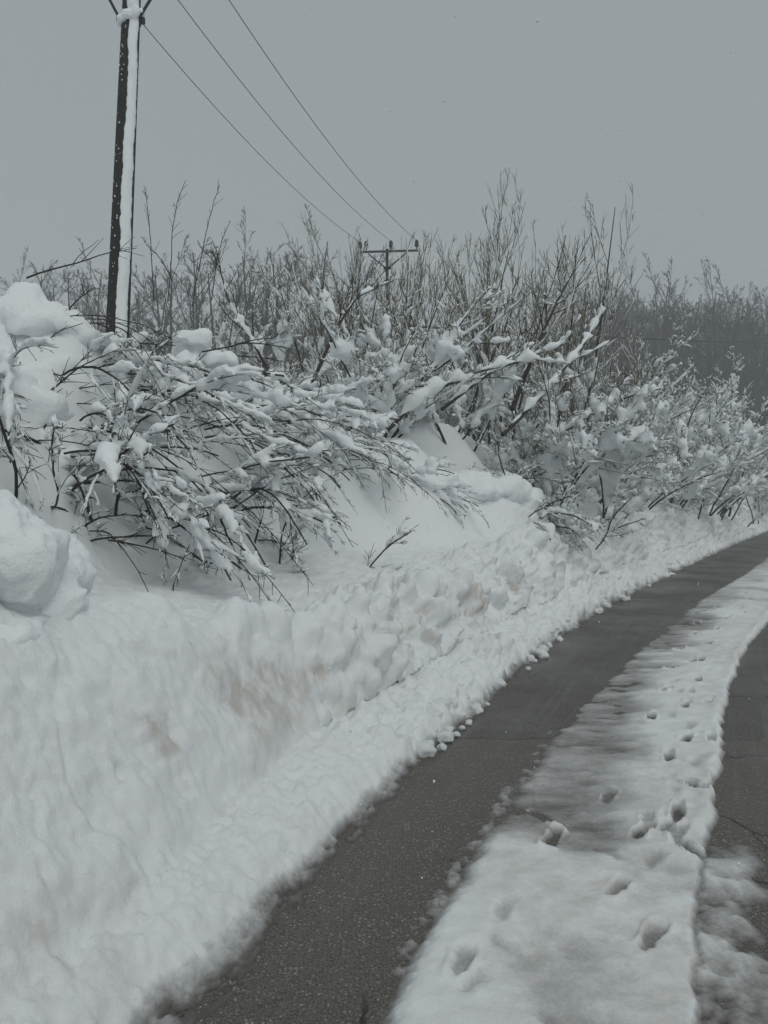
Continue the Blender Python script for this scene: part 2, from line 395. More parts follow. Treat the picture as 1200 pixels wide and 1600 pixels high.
disp += wallm * (.11 * np.abs(fbm(U * 3.4, V * 1.3, 0, 3, 58)) - .03) * farw + wallm * (1 - farw) * .045 * fbm(U * 2.2, V * 2.2, 0, 3, 59)
disp += (wallm + .6 * apron) * (.007 + .022 * farw) * fbm(U * 9, V * 9, 0, 5, 61, .66) * (.15 + .85 * sstep(-.2, .35, fbm(U * 1.4, V * 1.4, 0, 3, 62)))
disp += wallm * (1 - farw) * .004 * fbm(U * 13 + V * 9, V * 17 - U * 4, 0, 3, 63)          # scrape ripples of the plough
def balls(sc_, seed, keep):
    f1, rid, _ = worley(U * sc_ + .3 * dwarp, V * sc_, seed); R = .25 + .36 * rid
    return np.where(rid > keep, np.sqrt(np.clip(R * R - f1 * f1, 0, None)), 0) / sc_
bl = np.maximum(balls(5.5, 71, .45), np.maximum(balls(9, 72, .3), balls(15, 73, .25)))
patchy = sstep(-.25, .25, fbm(U * 1.6, V * 1.6, 0, 2, 75))
disp += apron * (.12 + .88 * farw) * (.35 + .65 * patchy) * bl * 1.5
disp += wallm * farw * np.maximum(balls(9, 76, .72), balls(5, 77, .8)) * .9
disp += (.007 + .007 * farw) * fbm(U * 26, V * 26, 0, 2, 66) * (1 - .8 * shelf) 
for (hs_, hd_, hr_, hp_) in ((4.36, .46, .022, .07), (4.95, .27, .025, .07), (5.9, .5, .03, .07), (4.05, .78, .05, .05), (5.3, .62, .03, .06), (3.1, .55, .03, .04), (6.9, .55, .04, .07), (8.2, .7, .05, .08), (2.75, .5, .025, .05)):
    q = ((S - hs_) / hr_) ** 2 + ((D - hd_) / hr_) ** 2; disp -= hp_ * np.exp(-q)
for (hs_, hd_, hr_, hp_) in ((4.05, .86, .13, .10), (4.3, .82, .10, .11), (4.52, .74, .09, .09), (5.1, .8, .14, .10), (5.7, .78, .12, .1), (3.5, .98, .12, .06), (6.5, .85, .16, .1)):
    q = (((S - hs_) / hr_) ** 2 + ((D - hd_) / hr_ * 1.1) ** 2) ** 1.7; disp += hp_ * np.exp(-q)
# thickness over the asphalt toward the road: ragged slushy margin
mw = np.interp(S, [2.2, 3.0, 3.8, 5, 60], [.2, .16, .11, .07, .06])
edge = D + .05 * fbm(U * 1.6, 5, 0, 4, 81) + .05 * fbm(U * 8, V * 3, 0, 4, 82, .6)
filmn = .4 + 1.5 * fbm(U * 6, V * 12, 0, 5, 84, .7)
thin = .055 * sstep(-.03, .14, edge) + .022 * sstep(-mw, -mw * .05, edge) * np.clip(filmn, 0, 1) - .0025
P = P + nn * (disp * sstep(-.06, .06, edge))[:, :, None]
P[:, :, 2] += np.where(thin > 0, thin + .003 + .012 * np.clip(vnoise(U * 30, V * 30, 0, 85), 0, 1) * sstep(.004, .02, thin), -.01)
cut = np.exp(-((S - 3.9) / .75) ** 2)
dirt = wallm * sstep(.05, .3, fbm(U * 1.9, V * 2.6, 0, 4, 91, .6) + .04 + .3 * cut) * (1 - .4 * sstep(9, 16, S)) * (1 - sstep(.35, .75, (D - a_) / wd_))
dirt = np.clip(dirt + .35 * apron * sstep(.2, .5, fbm(U * 4, V * 4, 0, 3, 93)), 0, 1)
thick = thin + np.clip(D, 0, 1) * .25
g = mesh_np('snow_bank', P, [grid_faces(len(s_), len(d_))], M_PLOUGH, attrs={'dirt': dirt, 'thick': thick})
tag(obj('snow_bank', g), 'ploughed snow bank along the edge of the road', None, kind='structure')

# ------------------------------------------------------------------ snow left between the wheel tracks, with footprints
PRINTS = [(1089,965,.8),(1136,960,.8),(1122,976,.9),(1089,984,.9),(1109,998,1),(1063,1006,.9),(1096,1023,1),(1051,1034,1),(1091,1055,1),(1041,1068,1),(1061,1071,.5),(1072,1093,1),(1018,1110,1),(1072,1143,1.1),(1046,1174,1),(1086,1216,1.2),(1061,1256,1.2),(1044,1276,.8),(1076,1308,.9),(1007,1280,1.1),(952,1227,.6),(855,1261,1),(862,1293,1),(965,1371,.75),(958,1317,.45),(1020,1446,.8),(787,1404,.5),(783,1454,.45),(721,1479,.6),(740,1517,.5),(875,1583,.5),(1165,922,.8),(1171,931,.8),(1146,936,.8),(1158,946,.8),(1112,949,.8)]
for _k in range(26):
    _y = 930 + 420 * (_k / 26) ** 1.4; PRINTS.append((1075 + (1140 - _y) * .17 * (_y < 1140) + ((_k * 37) % 11 - 5) * 9 * (_y - 770) / 370, _y, .3 + .35 * ((_k * 53) % 10) / 10))
y_ = spaced(1.2, 60, .0105, .0042); t_ = np.concatenate([np.linspace(-.12, 1, 150), np.linspace(1.012, 1.42, 36)])
Yg, Tg = np.meshgrid(y_, t_, indexing='ij')
x2, x3 = L2(Yg), L3(Yg); X = x2 + (x3 - x2) * Tg
wv = .03 * fbm(Yg * 2.2, Tg * 2, 0, 3, 101)
tl = Tg + wv
wh = .022 * fbm(X * 11, Yg * 11, 0, 4, 102, .6)
left = sstep(-.035, .085, tl + wh * 1.5); right = 1 - sstep(.95, 1.0, tl + wh * .8 + wv * .3)
full = .045 + .03 * fbm(X * 1.6, Yg * 1.6, 0, 4, 103)
# thin grey slush on the left part beyond the near sheet of clean snow
grey = sstep(3.5, 3.95, Yg + .5 * vnoise(X * 2, Yg * 1.2, 0, 105)) * (1 - sstep(.22, .62, Tg + .3 * fbm(X * 1.3, Yg * 1.3, 0, 3, 107))) * (1 - .45 * sstep(9, 14, Yg))
h = full * (1 - .68 * grey * (1 - .35 * fbm(X * 2.5, Yg * 9, 0, 4, 110))) * left * right
h += .014 * np.exp(-((tl - .935) / .05) ** 2) * right * (1 - grey) * sstep(3, 4, Yg) * (1 + 1.4 * fbm(X * 6, Yg * 6, 0, 3, 108))
h += .008 * fbm(X * 9, Yg * 14, 0, 4, 109) * left * right
slr = (1 - right) * (1 - sstep(1.14, 1.3, Tg + .1 * fbm(X * 5, Yg * 5, 0, 3, 114))) * (1 - sstep(3.1, 3.7, Yg)) * np.clip(.55 + 1.1 * fbm(X * 7, Yg * 7, 0, 5, 111, .6), 0, 1) * .036
h = np.maximum(h, slr)
fl = sstep(-.12, -.02, tl) * (1 - left) * np.clip(.3 + 1.6 * fbm(X * 14, Yg * 14, 0, 5, 112, .65), 0, 1) * .02 * (1 - .6 * sstep(4, 6, Yg)) 
h = np.maximum(h, fl)
ax = np.gradient(x3[:, -1], y_)
for i, (px, py, q) in enumerate(PRINTS):
    Yc = 1.53 * F / (py - HOR); Xc = (px - 600) / F * Yc
    sl = float(np.interp(Yc, y_, ax)) + (.25 if i % 2 else -.05); n_ = math.hypot(1, sl); ux, uy = sl / n_, 1 / n_
    if py > 1200 and i % 3 == 0: ux, uy = -.45, .89
    sel = (np.abs(y_ - Yc) < .4); a0, a1 = np.where(sel)[0][[0, -1]]
    xx, yy = X[a0:a1] - Xc, Yg[a0:a1] - Yc
    u = xx * ux + yy * uy; v = -xx * uy + yy * ux
    u = u + .026 * fbm(xx * 16, yy * 16, i, 3, 7); v = v + .022 * fbm(xx * 16, yy * 16, i, 3, 8)
    wdt = .05 * (1 - .18 * np.cos(u * 22))
    r = np.sqrt((u / .108) ** 2 + (v / (wdt * .82)) ** 2)
    hh = h[a0:a1]
    pit = 1 - sstep(.55 if q > .5 else .1, 1.12 if q > .5 else 1.3, r)
    rim = np.exp(-((r - 1.22) / .2) ** 2) * (.012 if q > .5 else .002) * q * np.clip(.6 + 1.6 * vnoise(xx * 14, yy * 14, i, 9), 0, 2)
    h[a0:a1] = np.where(left[a0:a1] * right[a0:a1] > .3, hh * (1 - min(.88, .86 * q) * pit) + rim, hh)
zz = h - .012 + .004
g = mesh_np('snow_strip', np.stack([X, Yg, zz + .002], 2), [grid_faces(len(y_), len(t_))[:, ::-1]], M_PLOUGH, attrs={'dirt': np.clip(.35 + .8 * fbm(X * 1.2, Yg * 1.2, 0, 3, 120), 0, .6), 'thick': h * .95 - .002})
tag(obj('snow_strip', g), 'trodden snow with footprints between the wheel tracks', None, kind='structure')

# ------------------------------------------------------------------ clods
def clod_mesh(seed, sub=3):
    v, f = ICO[sub]; n = fbm(v[:, 0] * 1.3 + seed * 7, v[:, 1] * 1.3, v[:, 2] * 1.3, 3, seed)
    n2 = vnoise(v[:, 0] * 3 + seed, v[:, 1] * 3, v[:, 2] * 3, seed + 3)
    return mesh_np('snow_clod', v * (1 + .5 * n + .12 * n2)[:, None] * [1.1, .95, .8], [f], M_SNOW)
CLODS = [clod_mesh(i) for i in range(9)]
R = random.Random(4)
for i in range(230):
    s = 4.7 + 15 * R.random() ** 1.5; d = R.gauss(.09, .09) if i % 3 else R.uniform(.1, .45)
    d = max(d, -.07 if i % 7 else -.18)
    nx_, ny_ = nrm1(s); r = (.014 + .045 * R.random() ** 2) * (1 + s * .04); zt = max(0.004, float(terrain(np.array(s), np.array(d))[0]))
    o = obj('snow_clod', CLODS[i % 9], loc=(float(L1(s) + nx_ * d), float(s + ny_ * d), zt + .02 * (d > .05) + r * .3))
    o.scale = (r * R.uniform(.8, 1.4), r * R.uniform(.8, 1.3), r); o.rotation_euler = (0, 0, R.uniform(0, 6.3))
    tag(o, 'small rounded snow clod lying along the foot of the ploughed bank', 'snow clod', 'snow clods along the road edge')

# ------------------------------------------------------------------ snow lumps joined by voxel remeshing
def remeshed(name, vs, fs, voxel, mat_, smooth_it=6):
    """joins closed shells into one soft snow surface"""
    n = 0; V_, F_ = [], {}
    for v, f in zip(vs, fs):
        V_.append(v); F_.setdefault(f.shape[1], []).append(f + n); n += len(v)
    me = mesh_np(name + '_raw', np.concatenate(V_), [np.concatenate(F_[k]) for k in F_], mat_)
    o = bpy.data.objects.new(name, me); COL.objects.link(o)
    md = o.modifiers.new('r', 'REMESH'); md.mode = 'VOXEL'; md.voxel_size = voxel
    sm = o.modifiers.new('s', 'SMOOTH'); sm.factor = .5; sm.iterations = smooth_it
    dg = bpy.context.evaluated_depsgraph_get(); ev = o.evaluated_get(dg)
    out = bpy.data.meshes.new_from_object(ev, depsgraph=dg)
    bpy.data.objects.remove(o); bpy.data.meshes.remove(me)
    nv = len(out.vertices); co = np.empty(nv * 3, np.float32); out.vertices.foreach_get('co', co); co = co.reshape(-1, 3)
    nf = len(out.polygons); lt = np.empty(nf, np.int32); out.polygons.foreach_get('loop_total', lt)
    lv = np.empty(len(out.loops), np.int32); out.loops.foreach_get('vertex_index', lv)
    bpy.data.meshes.remove(out)
    q = lv.reshape(-1, 4) if (lt == 4).all() else None
    if q is None:
        st = np.concatenate([[0], np.cumsum(lt)[:-1]]); q4 = st[lt == 4]; q3 = st[lt == 3]
        return co, [lv[q4[:, None] + np.arange(4)], lv[q3[:, None] + np.arange(3)]]
    return co, [q]
def blob(c, r, seed=0, sub=3, rough=.28):
    v, f = ICO[sub]; r = np.broadcast_to(np.asarray(r, float), (3,))
    n = fbm(v[:, 0] * 1.5 + seed * 3.7, v[:, 1] * 1.5 + seed, v[:, 2] * 1.5, 3, seed % 1000)
    return v * (1 + rough * n)[:, None] * r + np.asarray(c), f

# ------------------------------------------------------------------ shrubs
def grow(st, di, ln, r0, r1, P, wander, trop, g, tgrow=0.0):
    """vectorised branch growth; trop: pull toward +z (up) or -z (snow-bent)"""
    n = len(st); pts = np.empty((n, P, 3)); pts[:, 0] = st; d = di.copy(); step = (ln / (P - 1))[:, None]
    for i in range(1, P):
        d = d + g.normal(0, wander, (n, 3)); d[:, 2] += trop * (1 + tgrow * i / P) * (step[:, 0] if tgrow else 1)
        d /= np.linalg.norm(d, axis=1, keepdims=True); pts[:, i] = pts[:, i - 1] + d * step
    tt = np.linspace(0, 1, P)[None]
    return pts, r0[:, None] * (1 - tt) + r1[:, None] * tt
def spawn(pts, rad, k, t0, t1, ang, angs, lf, g, up=0.0):
    n, P, _ = pts.shape
    par = np.repeat(np.arange(n), k); tt = g.uniform(t0, t1, len(par)); x = tt * (P - 1); i = np.clip(x.astype(int), 0, P - 2); fr = (x - i)[:, None]
    st = pts[par, i] * (1 - fr) + pts[par, i + 1] * fr
    td = pts[par, i + 1] - pts[par, i]; td /= np.linalg.norm(td, axis=1, keepdims=True)
    rv = g.normal(0, 1, (len(par), 3)); rv[:, 2] += up
    pe = rv - (rv * td).sum(1, keepdims=True) * td; pe /= np.linalg.norm(pe, axis=1, keepdims=True)
    an = g.normal(ang, angs, len(par))[:, None]
    d = td * np.cos(an) + pe * np.sin(an)
    L = np.linalg.norm(np.diff(pts, axis=1), axis=2).sum(1)
    ln = L[par] * lf * g.uniform(.5, 1.15, len(par)) * (1.15 - .6 * tt)
    rr = rad[par, i]
    return par, st, d, ln, rr
def resample(pts, rad, Q):
    n, P, _ = pts.shape; x = np.linspace(0, P - 1.0001, Q); i = x.astype(int); f = (x - i)[None, :, None]
    return pts[:, i] * (1 - f) + pts[:, i + 1] * f, rad[:, i] * (1 - f[..., 0]) + rad[:, i + 1] * f[..., 0]
def snow_on(pts, rad, amt, g, cover=.75, Q=None, p=1.0, lo=0.0):
    """snow cushions lying along branches: centre line lifted, radius by how level the branch is"""
    if Q: pts, rad = resample(pts, rad, Q)
    n, P, _ = pts.shape
    t = np.gradient(pts, axis=1); t /= np.linalg.norm(t, axis=2, keepdims=True) + 1e-9
    hz = np.sqrt(np.clip(1 - t[..., 2] ** 2, 0, 1)) ** p
    nz = g.random((n, P)); nz = (nz + np.roll(nz, 1, 1)) / 2
    off = g.uniform(0, 1, (n, 1)) < cover
    rs = amt * hz * (lo + (1 - lo) * np.clip((nz - .22) * 2.0, 0, 1.5)) * g.uniform(.5, 1.25, (n, 1)) * off
    rs[:, 0] = 0; rs[:, -1] = 0
    c = pts.copy(); c[..., 2] += rad * .6 + rs * .62
    keep = rs.max(1) > .25 * amt
    rs = np.maximum(rs, .0004)
    return c[keep], rs[keep]

def make_shrub(seed, n_stems, height, spread=.25, elev=(60, 85), az=None, levels=None, trop0=.02, r0=.03, heavy=.05, light=.014, clumps=40, clump_r=(.05, .13), voxel=.03, wander0=.05, young=True, cover=.75, P0=12, tg0=0.0, cl_zmax=.7, stems_sides=6):
    """returns (list of stem meshes, snow mesh), local coordinates with the root at the origin"""
    g = np.random.default_rng(seed)
    an = g.uniform(0, 2 * math.pi, n_stems) if az is None else g.normal(az[0], az[1], n_stems)
    el = np.radians(g.uniform(elev[0], elev[1], n_stems))
    st = np.stack([np.cos(an) * g.uniform(0, spread, n_stems), np.sin(an) * g.uniform(0, spread, n_stems), g.uniform(-.35, -.1, n_stems)], 1)
    di = np.stack([np.cos(an) * np.cos(el), np.sin(an) * np.cos(el), np.sin(el)], 1)
    ln = height * g.uniform(.6, 1.1, n_stems)
    pts, rad = grow(st, di, ln, r0 * g.uniform(.6, 1.15, n_stems), np.full(n_stems, .006), P0, wander0, trop0, g, tg0)
    lv = [(pts, rad, np.arange(n_stems), stems_sides)]
    for (k, t0, t1, ang, angs, lf, P, wander, trop, sides, rf, rmin, up) in levels:
        pp, rr_, sid, _ = lv[-1]
        par, s_0, d_0, l_0, rp = spawn(pp, rr_, k, t0, t1, ang, angs, lf, g, up)
        ra = np.maximum(rp * rf, rmin)
        p2, r2 = grow(s_0, d_0, l_0, ra, np.maximum(ra * .35, rmin * .6), P, wander, trop, g)
        lv.append((p2, r2, sid[par], sides))
    stems = []
    for k in range(n_stems):
        mb = MB()
        for li, (pp, rr_, sid, sides) in enumerate(lv):
            q = sid == k
            if q.any():
                v, f = tubes(pp[q], rr_[q], sides); mb.add(v, f, 1 if (young and li >= 1) else 0)
        stems.append(mb.mesh('stem', [M_BARK, M_YOUNG]))
    # snow: heavy cushions and clumps fused, thin lines on the twigs
    vs, fs = [], []
    for li, (pp, rr_, sid, sides) in enumerate(lv[:2]):
        a_ = heavy * (1 if li == 0 else .75)
        if a_ <= 0: continue
        c_, r_ = snow_on(pp, rr_, a_, g, cover, Q=18 if li == 0 else 10)
        if len(c_):
            v, f = tubes(c_, r_, 7); vs.append(v); fs.append(f)
    zm = max(x[0][..., 2].max() for x in lv[:2]) * cl_zmax
    for i in range(clumps):
        pp, rr_, sid, sides = lv[0] if g.random() < .3 else lv[1]
        q = g.integers(len(pp)); i0 = g.integers(0, pp.shape[1] - 4); i1 = min(pp.shape[1] - 1, i0 + g.integers(3, 6)); seg = pp[q, i0:i1]
        if seg[:, 2].max() > zm or seg[:, 2].min() < -.05: continue
        sp, _ = resample(seg[None], np.ones((1, len(seg))), 9); r_ = g.uniform(*clump_r)
        pr_ = r_ * np.sin(np.linspace(.1, math.pi - .1, 9)) ** .8 * g.uniform(.35, 1.25, 9); pr_[0] = pr_[-1] = .002
        sp = sp + g.normal(0, r_ * .25, sp.shape); sp[..., 2] += r_ * .45
        v, f = tubes(sp, pr_[None], 8); vs.append(v); fs.append(f)
    mb = MB()
    if vs:
        co, ff = remeshed('snow_load', vs, fs, voxel, M_SNOW)
        # gentle irregularity
        nzz = fbm(co[:, 0] * 9, co[:, 1] * 9, co[:, 2] * 9, 2, seed); nz2 = fbm(co[:, 0] * 17, co[:, 1] * 17, co[:, 2] * 17, 2, seed + 3); co = co + (nzz * .024 + nz2 * .014)[:, None] * np.array([.8, .8, 1])
        first = True
        for f in ff:
            if first: mb.add(co, f); base = 0; first = False
            else: mb.add(np.zeros((0, 3)), f - mb.n)
    if light > 0:
        for li, (pp, rr_, sid, sides) in enumerate(lv[1:]):
            c_, r_ = snow_on(pp, rr_, light * (1.3 if li == 0 else 1), g, cover)
            if len(c_):
                v, f = tubes(c_, r_, 4 if li == 0 else 3); mb.add(v, f)
    return stems, mb.mesh('snow_load', [M_SNOW])

def put(name, built, loc, rz, label, cat, group=None, scale=1.0):
    stems, snow = built
    e = bpy.data.objects.new(name, None); COL.objects.link(e); e.location = loc; e.rotation_euler = (0, 0, rz); e.scale = (scale,) * 3
    e.empty_display_size = .2
    for m_ in stems: obj('stem', m_, e)
    tag(obj('snow_load', snow, e), kind='stuff')
    return tag(e, label, cat, group)

# k, t0, t1, angle, spread, length, P, wander, trop, sides, rad, rmin, up
WILLOW = [(7, .15, .9, .46, .14, .55, 9, .045, .06, 4, .5, .0065, .6), (6, .2, .95, .38, .14, .5, 6, .045, .06, 3, .5, .0048, .5), (3, .2, .9, .4, .15, .5, 4, .05, .05, 3, .6, .004, .4)]
TANGLE = [(9, .15, 1, .8, .3, .45, 7, .14, -.02, 4, .5, .006, .4), (9, .15, 1, .8, .3, .42, 5, .14, -.02, 3, .55, .0048, .3), (4, .1, .95, .8, .3, .5, 3, .12, 0, 3, .7, .004, .3)]
UPT = [(9, .2, .97, .6, .25, .42, 7, .09, .03, 4, .5, .006, .5), (9, .15, 1, .6, .25, .42, 5, .1, .02, 3, .55, .0048, .4), (4, .1, .95, .7, .3, .5, 3, .1, 0, 3, .7, .004, .3)]
ARCH = [(6, .15, .95, .45, .2, .6, 10, .06, -.05, 4, .55, .0036, 0), (8, .1, 1, .6, .22, .2, 4, .08, -.03, 3, .6, .0026, 0), (1, .2, .9, .6, .2, .5, 3, .08, -.03, 3, .7, .0024, 0)]

TALL = [make_shrub(100 + i, 7, 4.4, .4, (50, 86), None, WILLOW, .03, .032, .07, .026, 80, (.04, .1), .038, cl_zmax=.5, cover=.7) for i in range(3)]
MIDB = [make_shrub(200 + i, 9, 2.9, .5, (40, 84), None, UPT, -.01, .026, .065, .032, 170, (.04, .12), .038, wander0=.07, cover=.85, cl_zmax=.75) for i in range(3)]
LOWB = [make_shrub(300 + i, 10, 2.1, .6, (28, 75), None, TANGLE, -.05, .017, .06, .03, 150, (.04, .11), .038, wander0=.09, cover=.85, cl_zmax=.8) for i in range(3)]
HOLLOW = [make_shrub(350 + i, 9, .95, .5, (10, 70), None, [(7, .2, 1, .6, .25, .5, 7, .08, -.03, 3, .5, .0035, .2), (5, .2, 1, .6, .25, .45, 5, .09, -.03, 3, .6, .003, .1)], -.04, .012, .03, .012, 30, (.02, .06), .02, wander0=.1, cover=.7, young=False) for i in range(2)]

GRP_R = 'snowy shrubs of the roadside thicket'
def shrub_at(kind, idx, x, y, rz, sc_, name, label, group=None, dz=0.0):
    zg = float(ground_z(float(x), float(y)))
    return put(name, kind[idx % len(kind)], (x, y, zg + dz), rz, label, 'shrub', group, sc_)

# tall upright willows in the middle
shrub_at(TALL, 0, 3.3, 15.2, 1.9, 1.12, 'willow_shrub', 'tallest upright bare willow with fine erect twigs above the leaning snowy trunk', 'upright willows')
shrub_at(TALL, 1, 2.0, 14.6, 1.9, 1.15, 'willow_shrub', 'upright bare willow standing just right of the far crossarm pole', 'upright willows')
shrub_at(TALL, 2, 4.7, 16.2, 5.2, .95, 'willow_shrub', 'fan shaped bare willow whose twigs stand against the far grey wood', 'upright willows')
shrub_at(TALL, 1, .7, 15.2, 4.4, 1.15, 'willow_shrub', 'bare willow with yellowish twig tips in front of the far pole', 'upright willows')
shrub_at(TALL, 2, -.9, 12.6, .9, .66, 'willow_shrub', 'bare willow with a dark slanting stem left of the far pole', 'upright willows')
shrub_at(TALL, 0, -2.9, 11.5, 2.6, .55, 'willow_shrub', 'thin bare willow with long single shoots beside the near pole', 'upright willows')
for (x, y, rz, k, lab) in ((1.35, 16.4, 2.2, 1.2, 'bare willow crowded between the two willows right of the far pole'), (2.75, 16.8, 5.1, 1.15, 'bare willow standing behind the dark forked trunk'), (4.0, 15.0, 3.6, .75, 'short bushy willow under the raised end of the leaning dark trunk'), (-.1, 14.2, 3.7, .95, 'bare willow whose twigs cross the left end of the far crossarm')):
    shrub_at(TALL, int(rz), x, y, rz, k, 'willow_shrub', lab, 'upright willows')
# middle thicket between and behind
spots = [(1.2, 12.6), (2.6, 13.2), (-.3, 11.2), (-1.6, 11.0), (3.9, 14.0), (5.2, 15.6), (6.6, 17.6), (8.0, 19.6), (9.6, 22), (11.6, 25), (14.0, 28.5), (16.6, 32.5), (19.5, 37),
         (.2, 13.6), (5.0, 18.0), (6.6, 20.4), (8.6, 23.5), (10.8, 27), (13.2, 31), (16.2, 36), (-3.2, 13.4), (19.5, 42), (7.4, 25), (10, 31), (13, 37)]
for i, (x, y) in enumerate(spots):
    if y > 14.5: x, y = x - .7, y + .5
    shrub_at(MIDB, i, x, y, i * 1.7, (.6 if x < -.5 else 1) * (.85 + .3 * ((i * 37) % 10) / 10) * (1 + .32 * min(1, max(0, y - 15) / 6) + max(0, y - 21) * .012), 'thicket_shrub', 'densely twigged snowy shrub growing within the roadside thicket', GRP_R)
front = [(2.7, 12.0), (3.7, 13.2), (4.7, 14.7), (5.8, 16.4), (7.0, 18.2), (8.4, 20.3), (10.0, 22.8), (12, 26), (14.4, 29.8), (17.2, 34), (20.5, 39.5)]
for i, (x, y) in enumerate(front):
    if y > 13: x, y = x - .75, y + .5
    shrub_at(LOWB, i, x - .25, y + .2, i * 2.3, .8 + .25 * ((i * 53) % 10) / 10 + max(0, y - 20) * .02, 'low_shrub', 'low tangled shrub loaded with snow along the top of the bank', 'low shrubs along the bank top', -.3)

# snow-bent brush in the near left: stems arch over toward the road
def arch(seed, n, ht, az, **kw):
    a = dict(spread=.45, elev=(8, 42), az=az, levels=ARCH, trop0=-.085, r0=.010, heavy=.055, light=.013, clumps=110, clump_r=(.02, .06), voxel=.019, wander0=.07, young=False, cover=.7, P0=14, cl_zmax=.95)
    a.update(kw); return make_shrub(seed, n, ht, **a)
BENT = [   # seed, stems, length, (azimuth, spread), (px, py of the root, distance), label
    (401, 5, 1.4, (-.5, .9), (20, 560, 6.0), 'snow bent shrub with dark twigs at the left edge below the highest heap'),
    (402, 7, 1.7, (-.55, .5), (120, 690, 5.9), 'snow bent shrub with long dark tips hanging down onto the smooth shelf'),
    (403, 6, 1.6, (-.3, .6), (300, 650, 7.4), 'arching shrub with a comb of fine twigs beside the smooth white mound'),
    (404, 6, 1.4, (-.5, .7), (150, 540, 6.9), 'bent shrub fanning dark curved shoots from the level branch below the near pole'),
    (405, 6, 1.2, (-.6, 1.0), (30, 720, 5.5), 'crushed shrub with dark crossing twigs behind the big snow block'),
    (406, 6, 1.3, (-.2, .6), (420, 700, 8.4), 'bent shrub whose snowy fans reach toward the white mound'),
    (412, 7, 1.3, (-.3, .35), (500, 715, 9.3), 'bent shrub laying fine twig fans over the left flank of the white mound'),
    (413, 6, 1.2, (-.6, .3), (330, 760, 6.9), 'bent shrub with hanging tips above the twiggy hollow'),
    (414, 6, 1.1, (-.3, .4), (590, 730, 9.9), 'bent shrub laying a few dark twigs across the middle of the white mound'),
    (407, 5, .9, (-.5, .4), (800, 790, 11.3), 'sparse bent twigs hanging below the end of the white mound'),
    (408, 6, 1.5, (.1, .6), (270, 560, 7.8), 'upright ended bent shrub around the hanging round snow lump'),
    (409, 6, 1.4, (-.7, .6), (230, 740, 6.3), 'low bent shrub with tips resting on the shelf in front of the hollow'),
    (410, 5, 1.3, (-.3, .9), (380, 590, 8.8), 'bent shrub crossing the smooth drooping snow shoulder'),
    (411, 5, 1.2, (-.3, .5), (100, 620, 5.8), 'bent shrub with short twigs between the two snow shoulders at the left'),
]
WHIPS = {402: [((250, 745, 5.9), (482, 905, 5.3)), ((290, 820, 5.6), (463, 960, 5.0)), ((240, 800, 5.6), (425, 945, 5.1)), ((140, 830, 5.3), (232, 925, 4.7)), ((110, 500, 6.4), (275, 570, 6.0))],
         403: [((400, 690, 7.0), (552, 855, 6.3)), ((430, 660, 7.4), (640, 720, 7.2)), ((380, 640, 7.4), (520, 690, 7.0)), ((330, 690, 7.0), (540, 820, 6.4))],
         412: [((520, 720, 9.0), (690, 790, 8.6)), ((540, 735, 9.0), (668, 770, 8.7)), ((520, 690, 9.2), (660, 745, 9.0))],
         409: [((180, 700, 6.1), (390, 800, 5.6)), ((60, 640, 5.8), (330, 705, 5.8)), ((230, 650, 6.2), (420, 740, 5.9)), ((30, 690, 5.3), (260, 760, 5.3))],
         401: [((-10, 640, 5.8), (130, 505, 6.1)), ((60, 505, 6.2), (270, 530, 6.2)), ((140, 505, 6.2), (255, 590, 5.9)), ((150, 505, 6.2), (265, 640, 5.8))],
         408: [((240, 470, 7.6), (225, 290, 7.8)), ((262, 470, 7.8), (290, 282, 8)), ((300, 480, 7.8), (343, 290, 8)), ((270, 440, 7.8), (222, 370, 7.7)), ((330, 470, 8), (360, 345, 8.2))]}
def whip(a, b, sd_):
    g = np.random.default_rng(sd_); tt = np.linspace(0, 1, 14)[:, None]; L_ = np.linalg.norm(b - a)
    p = a + (b - a) * tt + np.array([0, 0, 1.0]) * (.13 * L_ * np.sin(tt * math.pi)) + np.cumsum(g.normal(0, .006, (14, 3)), 0) * np.sin(tt * math.pi); p = p[None]
    r_ = (.0055 * (1 - tt[:, 0]) + .0026 * tt[:, 0])[None]
    mb = MB(); mb.add(*tubes(p, r_, 5))
    par, s0, d0_, l0, rp = spawn(p, r_, 12, .15, 1, .55, .2, .13, g); p2, r2 = grow(s0, d0_, l0, np.full(len(s0), .0027), np.full(len(s0), .002), 4, .07, -.02, g); mb.add(*tubes(p2, r2, 3))
    return mb.mesh('stem', [M_BARK])
for (sd_, n, ht, az, loc, lab) in BENT:
    q = at(*loc); zg = float(ground_z(q[0], q[1])); loc = (q[0], q[1], max(zg - .3, min(q[2], zg + .05)))
    root = put('bent_shrub', arch(sd_, n, ht, az), loc, 0, lab, 'shrub', 'snow bent shrubs near the shelf')
    for k, (pa, pb) in enumerate(WHIPS.get(sd_, ())):
        obj('stem', whip(at(*pa) - np.array(loc), at(*pb) - np.array(loc), sd_ * 10 + k), root)

for i, (px, py, Y, lab) in enumerate([(170, 845, 5.7, 'dark crossing twigs in the hollow behind the big snow heap'), (465, 815, 7.5, 'dark twiggy tangle in the hollow under the arching comb of twigs'), (50, 800, 5.2, 'dark twigs in the hollow at the left edge above the big snow block'), (320, 820, 6.6, 'low dark twigs in the hollow under the broad snow pads'), (795, 775, 11.2, 'dark twigs in the hollow at the end of the white mound'), (900, 770, 13, 'dark twig tangle low on the bank beside the white mound')]):
    p = at(px, py, Y); put('hollow_shrub', HOLLOW[i % 2], (p[0], p[1], float(ground_z(p[0], p[1])) - .02), i * 1.3, lab, 'shrub', 'dark twigs in hollows', 1.0 + .3 * (i > 3))

